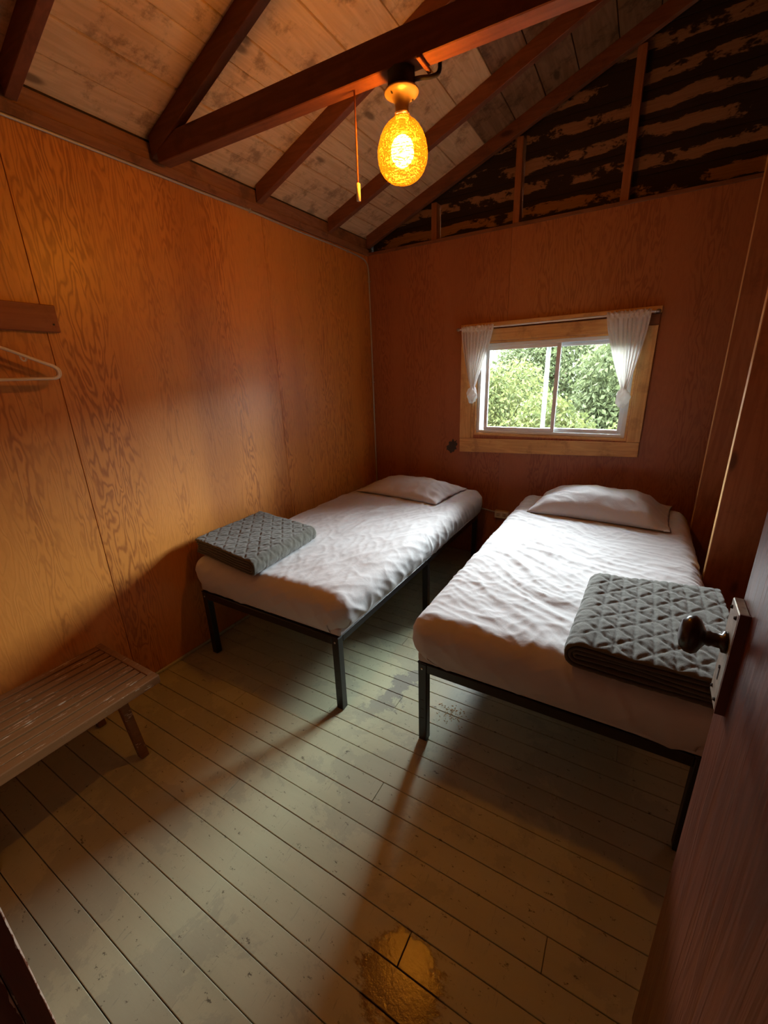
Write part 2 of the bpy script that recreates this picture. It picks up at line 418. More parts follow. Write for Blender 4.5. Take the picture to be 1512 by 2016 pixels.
# ---- left wall : core, plywood sheets, top plate
wl = box('wall_left', (-.12, -5.0, -.1), (-.012, .12, 2.74), M_['core']); tag(wl, kind='structure')
for a, b in ((-1.2475, -.001), (-2.598, -1.2485), (-3.497, -2.599)):
    box('plywood_sheet', (-.012, a+.0008, 0), (0, b-.0008, 2.600), M_['ply'], wl, .0012)
box('top_plate', (-.012, -3.497, 2.601), (.014, -.002, 2.645), M_['plate'], wl, .002)
box('blocking_board', (-.012, -3.497, 2.645), (.004, -.002, 2.72), M_['plate'], wl, .002)
bl = box('baseboard_left', (.0, -3.49, .0), (.014, -.002, .018), M_['floor'], None, .004); tag(bl, kind='structure')

# ---- back wall : core with the window opening, plywood, gable
wx0, wx1, wz0, wz1 = 1.01, 2.165, 1.095, 1.84
bm = bmesh.new()
for a, b in (((-.12, .012, -.1), (wx0, .10, H)), ((wx1, .012, -.1), (5.6, .10, H)), ((wx0, .012, -.1), (wx1, .10, wz0)), ((wx0, .012, wz1), (wx1, .10, H))): bx(bm, a, b)
bx(bm, (-.3, .14, H-.1), (5.6, .19, 4.0))
wb = fin('wall_back', bm, M_['core']); tag(wb, kind='structure')
def holed(name, x0, x1, z0, z1, hx0, hx1, hz0, hz1, y0, y1, mat, parent):
    bm = bmesh.new(); hx0, hx1 = max(hx0, x0), min(hx1, x1)
    xs = sorted({x0, hx0, hx1, x1}); zs = [z0, hz0, hz1, z1]
    for i in range(len(xs)-1):
        for j in range(3):
            if j == 1 and xs[i] >= hx0-1e-6 and xs[i+1] <= hx1+1e-6: continue
            bx(bm, (xs[i], y0, zs[j]), (xs[i+1], y1, zs[j+1]))
    bmesh.ops.remove_doubles(bm, verts=bm.verts, dist=1e-5)
    return fin(name, bm, mat, parent)
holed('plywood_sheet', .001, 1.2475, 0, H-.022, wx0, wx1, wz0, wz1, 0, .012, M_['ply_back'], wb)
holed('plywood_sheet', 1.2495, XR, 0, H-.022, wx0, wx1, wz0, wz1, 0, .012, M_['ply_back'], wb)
box('top_plate', (.0, -.012, H-.022), (XR, .10, H), M_['plate_x'], wb, .002)
for x0, x1, zt in ((.60, .645, 2.88), (1.245, 1.29, 3.14), (1.93, 1.98, 3.41), (2.66, 2.70, 3.70)):
    box('stud', (x0, .012, H), (x1, .10, zt), M_['stud'], wb, .002)
z = H; rz = random.Random(5)
while z < 3.86:
    hh = .148; xa = max(0.0, (z-2.74)/SL-.1)
    box('siding_board', (xa-.0, .10+rz.uniform(0, .004), z+.001), (XR, .138, z+hh-.001), M_['gable'], wb, .002); z += hh
bm = bmesh.new()
bms = [(.742, .888), (1.028, 1.042)]
patch_rng = random.Random(9)
pts = []
for k in range(26):
    a = 2*math.pi*k/26; r = 1+patch_rng.uniform(-.28, .28)
    pts.append((.812+.048*r*math.cos(a)*(1.15 if math.cos(a) > 0 else 1), .985+.052*r*math.sin(a)+.02*math.cos(a)))
v = [bm.verts.new((a, -.0012, b)) for a, b in pts]; v2 = [bm.verts.new((a, .002, b)) for a, b in pts]
bm.faces.new(v); bm.faces.new(v2[::-1])
for k in range(26): bm.faces.new((v[k], v[(k+1) % 26], v2[(k+1) % 26], v2[k]))
o = fin('paint_scar', bm, M_['bare'], wb); o['label'] = 'dark ragged stain on the plywood'

# ---- right wall (open studs on the room side) up to the ridge
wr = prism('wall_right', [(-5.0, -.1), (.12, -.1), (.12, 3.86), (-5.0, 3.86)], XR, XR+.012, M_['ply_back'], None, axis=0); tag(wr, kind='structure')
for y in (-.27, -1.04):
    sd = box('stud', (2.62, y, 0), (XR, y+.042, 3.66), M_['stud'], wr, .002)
    q = box('pale_edge', (2.6175, y+.0005, .001), (2.6197, y+.0415, 3.64), M_['pine_z'], sd, .0003); q['label'] = 'pale edge of the stud'  # thin strip, paler than the rest of the stud
box('stud', (2.66, -.045, 0), (XR, -.001, H-.023), M_['stud'], wr, .002)

# ---- ceiling: deck, boards, rafters, tie beam
def zc(x): return 2.74+SL*x
ce = prism('ceiling', [(-.4, zc(-.4)+.022), (RIDGE, zc(RIDGE)+.022), (5.9, zc(RIDGE)+.022-SL*(5.9-RIDGE)), (5.9, zc(RIDGE)+.10-SL*(5.9-RIDGE)), (RIDGE, zc(RIDGE)+.10), (-.4, zc(-.4)+.10)], -5.1, .5, M_['core']); tag(ce, kind='structure')
seams = [-.012, .13, .27, .40, .49, .605, .82, 1.03, 1.24, 1.43, 1.62, 1.83, 2.03, 2.22, 2.42, 2.60, 2.80]
rc = random.Random(11)
for i in range(len(seams)-1):
    a, b = seams[i]+.0026, seams[i+1]-.0026
    js = [-3.497, .098]
    if rc.random() < .8: js.insert(1, rc.choice([-2.52, -1.9, -1.27, -.55]))
    if i in (1, 5): js = [-3.497, -2.52, .098]
    for j in range(len(js)-1):
        t = rc.uniform(0, .006)
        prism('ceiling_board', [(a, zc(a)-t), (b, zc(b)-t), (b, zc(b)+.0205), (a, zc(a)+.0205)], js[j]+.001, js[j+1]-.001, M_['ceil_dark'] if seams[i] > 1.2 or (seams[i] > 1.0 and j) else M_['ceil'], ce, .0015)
for y in (-3.16, -2.545, -1.968, -1.29, -.575, -.04):
    y1 = y+.042 if y < -.1 else .0
    xe = 2.62
    prism('rafter', [(.016, 2.651), (xe, 2.645+SL*xe), (xe, zc(xe)-.004), (.016, zc(.016)-.004)], y, y1, M_['raft'], ce, .002)
tb = bmesh.new(); bx(tb, (-1.28, -.033, -.05), (1.28, .033, .05), .003)
o = fin('tie_beam', tb, M_['raft'], None); o.location = (1.335, -1.935+.042*1.335, H+.0505); o.rotation_euler = (0, 0, R(2.4))
o.parent = ce; o.matrix_parent_inverse = ce.matrix_basis.inverted()
TIEY = -1.84

# ---- front wall with doorway, and the dark hall behind the camera
bm = bmesh.new(); DX0, DX1, DZ = 1.62, 2.415, 2.06
for a, b in (((-.012, -3.60, -.1), (DX0-.02, YF, 3.86)), ((DX1, -3.60, -.1), (XR, YF, 3.86)), ((DX0-.02, -3.60, DZ), (DX1, YF, 3.86))): bx(bm, a, b)
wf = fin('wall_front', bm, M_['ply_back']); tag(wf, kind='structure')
tj = box('trim_1', (DX0-.05, YF-.0235, 0), (DX0, YF+.0, DZ), M_['jamb'], None, .002); tag(tj, kind='structure')
tj2 = box('trim_2', (DX0-.02, -3.60, 0), (DX0-.001, YF-.0245, DZ), M_['jamb'], None, .001); tag(tj2, kind='structure')
wh = bmesh.new(); bx(wh, (-.12, -5.1, -.1), (5.6, -5.0, 4.0)); bx(wh, (5.6, -5.1, -.1), (5.7, .12, 4.0))
wh = fin('wall_hall', wh, M_['ply_back']); tag(wh, kind='structure')

# ---- door, ajar into the room
hinge = Vector((2.392, -3.490, 0)); fe = Vector((2.41, -2.70, 0)); dl = (fe-hinge).length
ang = math.atan2(fe.y-hinge.y, fe.x-hinge.x)
door = empty('door_1', hinge, kind='structure')
def dloc(bm):
    bmesh.ops.transform(bm, matrix=Matrix.Translation(hinge) @ Matrix.Rotation(ang, 4, 'Z'), verts=bm.verts)
# local frame: x along the leaf from hinge, +y is the side facing the room's left (toward the camera), z up
bm = bmesh.new(); bx(bm, (0, -.038, .012), (dl, 0, 2.03), .0025); dloc(bm); fin('door_leaf', bm, M_['door'], door)
bm = bmesh.new(); bx(bm, (dl-.068, 0, 1.055), (dl-.004, .0145, 1.243), .0015); dloc(bm); lk = fin('lock_plate', bm, M_['lockplate'], door)
lk['label'] = 'worn pale metal lock plate'
bm = bmesh.new(); bx(bm, (dl-.0715, 0, 1.053), (dl-.0685, .0140, 1.245), 0); dloc(bm); fin('plate_edge', bm, M_['lockside'], lk)  # side turned from the window, shaded by a darker colour
bm = bmesh.new()
for (u, zz) in ((dl-.016, 1.230), (dl-.056, 1.230), (dl-.016, 1.070), (dl-.056, 1.070)):
    bmesh.ops.create_icosphere(bm, subdivisions=1, radius=.004, matrix=Matrix.Translation((u, .0145, zz)))
dloc(bm); fin('screw', bm, M_['slot'], lk)
bm = bmesh.new(); bx(bm, (dl-.039, .013, 1.098), (dl-.033, .0152, 1.121)); bmesh.ops.create_icosphere(bm, subdivisions=1, radius=.005, matrix=Matrix.Translation((dl-.036, .0125, 1.123)))
dloc(bm); fin('keyhole', bm, M_['slot'], lk)
KZ = 1.172; ku = dl-.036
bm = bmesh.new(); prof = [(.0185, .014), (.0185, .020), (.0125, .022), (.0115, .034), (.0135, .038), (.0125, .043), (.020, .047), (.030, .052), (.035, .060), (.033, .070), (.024, .078), (.010, .081), (.001, .0815)]
rings = []
for r, d in prof:
    sq = 1.0 if d < .058 else 1.0
    rings.append([bm.verts.new((ku+r*math.cos(a)*(.78 if d > .045 else 1), d, KZ+r*math.sin(a)*sq)) for a in [2*math.pi*k/24 for k in range(24)]])
for i in range(len(rings)-1):
    for k in range(24): bm.faces.new((rings[i][k], rings[i][(k+1) % 24], rings[i+1][(k+1) % 24], rings[i+1][k]))
bm.faces.new(rings[0]); bm.faces.new(rings[-1]); dloc(bm); kb = fin('door_knob', bm, M_['knob'], door, True); kb['label'] = 'oval dark brown door knob'
for zz in (.25, 1.8):
    bm = bmesh.new(); bx(bm, (-.004, -.02, zz-.045), (.004, .008, zz+.045), .002); dloc(bm); fin('hinge', bm, M_['dull_metal'], door)

# ================================================================ WINDOW
wn = empty('window_1', (1.587, .05, wz0), kind='structure')
fx0, fx1, fz0, fz1 = 1.025, 2.150, 1.112, 1.826
# rough pine liner of the opening
bm = bmesh.new()
for a, b in (((wx0, -.002, wz0), (fx0, .10, wz1)), ((fx1, -.002, wz0), (wx1, .10, wz1)), ((fx0, -.002, wz0), (fx1, .10, fz0)), ((fx0, -.002, fz1), (fx1, .10, wz1))): bx(bm, a, b, .001)
fin('window_liner', bm, M_['pine_x'], wn)
def frame(name, x0, x1, z0, z1, t, y0, y1, mat, parent, tt=None):
    bm = bmesh.new(); tt = tt or t
    for a, b in (((x0, y0, z0), (x0+t, y1, z1)), ((x1-t, y0, z0), (x1, y1, z1)), ((x0+t, y0, z0), (x1-t, y1, z0+tt)), ((x0+t, y0, z1-tt), (x1-t, y1, z1))): bx(bm, a, b, .0015)
    return fin(name, bm, mat, parent)
frame('window_frame', fx0+.001, fx1-.001, fz0+.001, fz1-.001, .026, .022, .098, M_['vinyl'], wn, .024)
frame('frame_bead', fx0+.028, fx1-.028, fz0+.026, fz1-.026, .008, .060, .066, M_['vinyl'], wn)
s1 = frame('sliding_sash', 1.085, 1.655, fz0+.026, fz1-.026, .028, .030, .052, M_['vinyl'], wn, .026)
box('pane', (1.112, .039, fz0+.051), (1.628, .043, fz1-.051), M_['glass'], s1)
s2 = frame('fixed_sash', 1.545, 2.122, fz0+.026, fz1-.026, .028, .068, .092, M_['vinyl'], wn, .026)
box('pane', (1.572, .078, fz0+.051), (2.095, .082, fz1-.051), M_['glass'], s2)
box('screen_stile', (1.053, .068, fz0+.026), (1.075, .09, fz1-.026), M_['vinyl'], wn, .001)
prism('trim_board', [(.893, .945), (2.253, .985), (2.250, 1.090), (.891, 1.063)], -.020, -.0005, M_['pine_x'], wn, .0015)
prism('trim_board', [(.890, 1.065), (.985, 1.067), (.985, 1.930), (.888, 1.925)], -.020, -.0005, M_['pine_z'], wn, .0015)
prism('liner_strip', [(.987, 1.068), (1.008, 1.068), (1.008, 1.84), (.987, 1.84)], -.012, -.0005, M_['pine_z'], wn, .001)
prism('trim_board', [(2.168, 1.090), (2.252, 1.093), (2.256, 1.870), (2.168, 1.868)], -.020, -.0005, M_['pine_z'], wn, .0015)
prism('trim_board', [(.987, 1.842), (2.167, 1.842), (2.167, 1.934), (.987, 1.930)], -.020, -.0005, M_['pine_x'], wn, .0015)
prism('cap_board', [(.885, 1.936), (2.262, 1.944), (2.262, 1.985), (.885, 1.975)], -.026, -.0005, M_['pine_x'], wn, .0015)
prism('corner_block', [(2.169, 1.872), (2.258, 1.872), (2.258, 1.940), (2.169, 1.936)], -.018, -.0005, M_['plate_x'], wn, .0015)

rod = empty('curtain_rod', (1.55, -.07, 1.948), 'thin white curtain rod with round grey ends above the window', 'curtain rod')
tube('pole', [(.885, -.07, 1.938), (1.55, -.07, 1.944), (2.235, -.07, 1.950)], .006, M_['white_metal'], rod)
for x, z in ((.878, 1.938), (2.242, 1.950)):
    bm = bmesh.new(); bmesh.ops.create_icosphere(bm, subdivisions=2, radius=.0125, matrix=Matrix.Translation((x, -.07, z)) @ Matrix.Diagonal((1.3, 1, 1, 1))); fin('finial', bm, M_['dull_metal'], rod, True)
for x, z in ((.898, 1.938), (2.226, 1.950)):
    tube('bracket', [(x, -.02, z-.006), (x, -.07, z-.006)], .004, M_['dull_metal'], rod)

def curtain(label, x0, x1, zt, kx, kz0, kz1, kr, seed):
    root = empty('curtain', ((x0+x1)/2, -.07, kz0-.08), label, 'curtain', 'knotted curtains on the rod')
    rg = random.Random(seed); bm = bmesh.new(); NU, NV = 140, 60; n = 9
    ph = [rg.uniform(0, 6.28) for _ in range(4)]; rows = []
    for j in range(NV+1):
        t = j/NV; z = zt+.018-(zt+.018-kz1)*t
        tt = max(0, (t-.04)/.96); s = tt**1.35
        wl_, wr_ = x0, x1; half = (x1-x0)/2; cx = (x0+x1)/2
        wdt = half*(1-s)+.020*s; c = cx*(1-tt**1.15)+kx*tt**1.15
        row = []
        for i in range(NU+1):
            u = i/NU*2-1; env = (1-.25*tt)
            pl_ = math.sin(u*n*math.pi*1.0+ph[0]+.8*math.sin(u*5+ph[1]))
            fine_ = math.sin(u*37+ph[2]+2*ns(u*3, t*3, seed))
            amp = .011*(1-s)+.013*s
            y = -.073+amp*pl_*env+.0035*fine_*(1 if t < .12 else .45)
            if .03 < t < .10: y = -.0715-.008-.004*pl_
            dz = .004*fine_+.004*pl_ if t < .03 else 0
            row.append(bm.verts.new((c+wdt*u+.003*math.cos(u*n*math.pi+ph[0]), y+.008*(1-u*u)*s*-1, z+dz)))
        rows.append(row)
    for j in range(NV):
        for i in range(NU): bm.faces.new((rows[j][i], rows[j][i+1], rows[j+1][i+1], rows[j+1][i]))
    fin('drape', bm, M_['curtain'], root, True)
    # knot: swollen twisted ball of cloth, with the tucked end below
    bm = bmesh.new(); bmesh.ops.create_icosphere(bm, subdivisions=5, radius=1)
    h = (kz1-kz0)/2
    for v in bm.verts:
        d = v.co.normalized(); az = math.atan2(d.y, d.x)
        tw = math.sin(az*3+d.z*5+seed)+.5*math.sin(az*7-d.z*9+seed)
        r = 1+.10*tw+.08*ns(d.x*3, d.y*3, d.z*3+seed)
        v.co = Vector((kx+d.x*kr*r*(1.0 if d.z < .2 else 1-.45*(d.z-.2)), -.078+d.y*kr*.85*r, (kz0+kz1)/2+d.z*(h+.008)*r))
    fin('knot', bm, M_['curtain'], root, True)
    return root
curtain('white curtain left of the window, knotted above the sill', .908, 1.168, 1.940, 1.012, 1.378, 1.500, .041, 3)
curtain('wider white curtain at the right side of the window, knotted', 1.945, 2.205, 1.950, 2.108, 1.352, 1.470, .043, 8)

# ================================================================ outside
rl = random.Random(21)
g = bmesh.new(); bx(g, (-30, .6, -.7), (34, 60, -.5)); g = fin('ground', g, M_['lawn']); tag(g, kind='structure')
hg = bmesh.new(); rows = []
for j in range(13):
    rows.append([hg.verts.new((-34+i*1.6, 11.5+j*1.0, -.6+4.3*math.sin(min(1, j/8)*math.pi/2)+.35*ns(i*.7, j*.6, 3))) for i in range(45)])
for j in range(12):
    for i in range(44): hg.faces.new((rows[j][i], rows[j][i+1], rows[j+1][i+1], rows[j+1][i]))
hg = fin('hillside', hg, M_['lawn'], None, True, False); tag(hg, kind='structure')
def leaves(name, blobs, n, size, mat, parent, seed):
    rg = random.Random(seed); vs = []; fs = []
    tot = sum(b[3]*b[5] for b in blobs)
    for bx_, by_, bz_, ra, rb, rc_ in blobs:
        m = int(n*ra*rc_/tot)
        for _ in range(m):
            d = Vector((rg.gauss(0, 1), rg.gauss(0, 1), rg.gauss(0, 1))).normalized()
            q = rg.uniform(.72, 1.04)*(1+.16*noise.noise(d*3+Vector((bx_, by_, 0))))
            p = Vector((bx_+d.x*ra*q, by_+d.y*rb*q, bz_+d.z*rc_*q))
            if p.z < -.5 or p.y < .45: continue
            s = size*rg.uniform(.6, 1.3)
            a = (Vector((rg.gauss(0, .7), rg.gauss(0, .7), -.6))).normalized()
            b = a.cross(Vector((rg.gauss(0, 1), rg.gauss(0, 1), rg.gauss(0, 1)))).normalized()
            c = a.cross(b)*s*.10; k = len(vs)
            vs += [p, p+a*s*.45+b*s*.26+c, p+a*s, p+a*s*.45-b*s*.26+c]
            fs += [(k, k+1, k+2), (k, k+2, k+3)]
    me = bpy.data.meshes.new(name); me.from_pydata([tuple(v) for v in vs], [], fs)
    o = link(name, me, mat, parent); o['kind'] = 'stuff'; return o
def shrub(name, label, cat, grp, x, y, blobs, n, size, mat, seed):
    root = empty(name, (x, y, -.5), label, cat, grp)
    leaves('foliage', [(x+a, y+b, c, d, e, f) for a, b, c, d, e, f in blobs], n, size, mat, root, seed)
    bm = bmesh.new(); rg = random.Random(seed)
    for k in range(7):
        a = rg.uniform(0, 6.28); d = rg.uniform(.2, .7)
        zt_ = blobs[0][2]+blobs[0][5]*.35; tube_bm(bm, [(x, y, -.5), (x+d*.3*math.cos(a), y+d*.3*math.sin(a), .0), (x+d*.6*math.cos(a), y+d*.6*math.sin(a), zt_)], .012, 5)
    fin('stem', bm, M_['bark'], root, True)
    return root
SB = [(0, 0, .4, .95, .62, 1.1), (.3, .05, 1.1, .6, .5, .72), (-.35, -.05, 1.0, .6, .5, .72)]
shrub('shrub', 'broad-leaved bright green shrub close behind the left window sash', 'shrub', 'shrubs outside the window', .05, 3.9, SB, 11000, .075, M_['leaf'], 31)
shrub('shrub', 'lower green shrub with yellowish leaves behind the middle of the window', 'shrub', 'shrubs outside the window', 1.32, 2.45, [(0, 0, .2, .62, .5, .92), (-.2, .05, .75, .42, .4, .6)], 7000, .075, M_['leaf'], 32)
shrub('shrub', 'low yellow green shrub behind the right window sash', 'shrub', 'shrubs outside the window', 2.55, 3.7, [(0, 0, .2, .85, .55, .95), (.4, .05, .5, .6, .5, .7)], 8000, .07, M_['leaf'], 33)
shrub('shrub', 'green shrub outside, left of the window opening', 'shrub', 'shrubs outside the window', -2.3, 4.6, SB, 7000, .08, M_['leaf'], 34)
TS = (1, 1.22, 1.25, 1, 1)
for k, (x, y, s, lb) in enumerate(((-5.4, 9.7, 1.0, 'hazy green tree far outside, farthest to the left'), (-2.6, 6.9, 1.0, 'hazy green tree far behind the left window sash'), (0.1, 9.6, 1.0, 'hazy green tree far behind the middle of the window'), (2.7, 6.6, 1.0, 'hazy green tree far behind the right window sash'), (5.6, 9.6, 1.0, 'hazy green tree far outside, to the right of the window'))):
    shrub('tree', lb, 'tree', 'trees beyond the shrubs', x, y, [(0, 0, .8*TS[k], 1.75, 1.05, 1.40*TS[k]), (.5, -.05, 1.55*TS[k], 1.1, .85, .95), (-.7, .05, 1.45*TS[k], 1.0, .85, .95), (0, .0, .3, 1.9, 1.0, 1.0)], 20000, .12, M_['leaf2'], 50+k)

# ================================================================ CEILING LIGHT
LX, LY = 1.345, -1.8785
lamp = empty('ceiling_light', (LX, LY, H), 'glowing amber glass egg-shaped lamp hanging from the tie beam', 'lamp')
lathe('junction_box', [(.046, 2.566), (.050, 2.569), (.050, 2.619), (.046, 2.622)], LX, LY, M_['rubber'], lamp, 8)
hd = lathe('lamp_holder', [(.060, 2.566), (.062, 2.563), (.060, 2.559), (.050, 2.5555), (.038, 2.549), (.030, 2.540), (.0255, 2.529), (.0235, 2.519), (.0235, 2.508), (.0265, 2.505), (.0265, 2.500), (.023, 2.497), (.023, 2.486)], LX, LY, M_['porcelain'], lamp, 40)
for a in (1.0, 4.3):
    bm = bmesh.new(); p = Vector((LX+.044*math.cos(a), LY+.044*math.sin(a), 2.5515)); bmesh.ops.create_icosphere(bm, subdivisions=1, radius=.005, matrix=Matrix.Translation(p) @ Matrix.Diagonal((.7, 1.5, .7, 1))); fin('screw', bm, M_['slot'], hd)
prof = []
for i in range(73):
    t = i/72; a = t*math.pi
    z = 2.392+.100*math.cos(a); r = .0905*math.sin(a)**.88*(1-.10*math.cos(a))
    if z > 2.483: continue
    prof.append((max(r, .0008), z))
prof = [(.0238, 2.4955), (.030, 2.4925), (.032, 2.487)]+prof
lathe('glass_shade', prof, LX, LY, M_['shade'], lamp, 96, fn=lambda r, z, a: r*(1+.012*math.sin(z*2*math.pi/.0095+2.5*ns(math.cos(a)*2, math.sin(a)*2, z*12)))+.0016*ns(math.cos(a)*9, math.sin(a)*9, z*120), cap=False)
bm = bmesh.new(); bmesh.ops.create_icosphere(bm, subdivisions=3, radius=.042, matrix=Matrix.Translation((LX, LY, 2.392)) @ Matrix.Diagonal((1, 1, 1.15, 1)))
fin('bulb', bm, M_['bulb'], lamp, True)
lathe('bulb_neck', [(.013, 2.486), (.013, 2.452), (.016, 2.440)], LX, LY, M_['porcelain'], lamp, 16)

cb = empty('lamp_cable', (LX+.09, LY, H), 'short black cable entering the box above the amber lamp', 'cable')
tube('cord', smooth_path([(LX+.046, LY+.004, 2.588), (LX+.065, LY+.022, 2.594), (LX+.095, LY+.058, 2.606), (LX+.110, LY+.075, 2.622), (LX+.112, LY+.078, 2.66), (LX+.112, LY+.078, 2.715)]), .0075, M_['rubber'], cb)
box('strap', (LX+.078, LY-.043, H-.0115), (LX+.092, LY+.052, H-.0005), M_['raft'], cb, .002)
pu = empty('pull_switch', (1.15, -1.885, 2.62), 'thin pull cord with a pale tube handle, left of the amber lamp', 'pull cord')
tube('cord', [(1.15, -1.885, 2.6225), (1.150, -1.885, 2.50), (1.149, -1.885, 2.33)], .0032, M_['hookwood'], pu, 6)
tube('handle', [(1.149, -1.885, 2.335), (1.149, -1.885, 2.332), (1.149, -1.885, 2.275)], .0085, M_['plastic'], pu, 12, rr=[.004, .0085, .0085])

# ================================================================ CABLE + OUTLET
pc = [(.008, -3.49, 2.592), (.008, -2.9, 2.594), (.008, -2.2, 2.594), (.008, -1.6, 2.592), (.008, -1.35, 2.594), (.008, -1.0, 2.585), (.008, -.5, 2.583), (.008, -.14, 2.570), (.009, -.04, 2.540), (.010, -.013, 2.47), (.010, -.011, 2.3), (.010, -.010, 1.6), (.010, -.010, .9), (.010, -.010, .47)]
cabl = tube('armored_cable', smooth_path(pc, 10), .0065, M_['cable'], None, 8)
tag(cabl, 'grey cable along the top of the left wall and down the corner', 'cable')
for (x, y, z, ax) in ((.008, -1.35, 2.594, 1), (.008, -.32, 2.578, 1), (.010, -.011, 2.40, 2), (.010, -.010, 1.55, 2)):
    if ax == 1: box('staple', (.0, y-.004, z-.011), (.016, y+.004, z+.011), M_['cable'], cabl, .001)
    else: box('staple', (.0005, -.019, z-.004), (.022, -.001, z+.004), M_['cable'], cabl, .001)
c2 = tube('outlet_cable', smooth_path([(.95, -.010, .452), (1.05, -.010, .447), (1.15, -.010, .437), (1.238, -.012, .427)], 8), .006, M_['cable']); tag(c2, 'short grey cable running along the back wall into the outlet', 'cable')
ot = empty('wall_outlet', (1.30, 0, .41), 'grey double power outlet on the back wall between the beds', 'outlet')
box('outlet_box', (1.238, -.034, .378), (1.362, -.0005, .448), M_['outlet'], ot, .004)
pt = box('face_plate', (1.243, -.039, .382), (1.357, -.0345, .444), M_['vinyl'], ot, .0015)
for x in (1.272, 1.328):
    so_ = box('socket', (x-.019, -.042, .396), (x+.019, -.0392, .430), M_['outlet'], ot, .001)
    for dz in (-.007, .007): box('slot', (x-.006, -.0425, .413+dz-.0015), (x+.005, -.0421, .413+dz+.0015), M_['slot'], so_)

# ================================================================ BEDS
def bedframe(label, x0, x1, y0, y1, hb):
    root = empty('bed_frame', ((x0+x1)/2, (y0+y1)/2, 0), label, 'bed frame', 'black metal bed frames')
    L = .040
    for x in (x0, x1-L):
        for y in (y0, (y0+y1)/2-.02, y1-L):
            lg = box('leg', (x, y, .0005), (x+L, y+L, hb-.003), M_['black'], root, .003)
            if y == y0:
                bm = bmesh.new(); bmesh.ops.create_icosphere(bm, subdivisions=2, radius=.0055, matrix=Matrix.Translation((x+L/2, y-.001, hb-.028)) @ Matrix.Diagonal((1, .5, 1, 1))); fin('bolt', bm, M_['steel'], lg, True)
                for q in (.13, .18, .23): box('slot', (x+L/2-.008, y-.0006, q), (x+L/2+.008, y+.002, q+.003), M_['slot'], lg)
    for x in (x0, x1-.028): box('side_rail', (x, y0+L+.001, hb-.040), (x+.028, y1-L-.001, hb), M_['black'], root, .003)
    for y in (y0, y1-.028): box('end_rail', (x0+L+.001, y, hb-.045), (x1-L-.001, y+.028, hb), M_['black'], root, .003)
    for x in (x0, x1-L):
        for y in (y0, y1-L): box('corner_cap', (x-.002, y-.002, hb-.0025), (x+L+.002, y+L+.002, hb+.004), M_['black'], root, .002)
    n = 11
    for i in range(n):
        y = y0+.10+(y1-y0-.2)*i/(n-1); box('slat', (x0+.029, y-.012, hb-.022), (x1-.029, y+.012, hb-.002), M_['black'], root, .002)
    return root
HB = .426
bedframe('black metal bed frame against the left wall', .12, 1.125, -2.20, -.14, HB)
bedframe('black metal bed frame nearer the door, on the right', 1.535, 2.56, -2.17, -.14, HB)

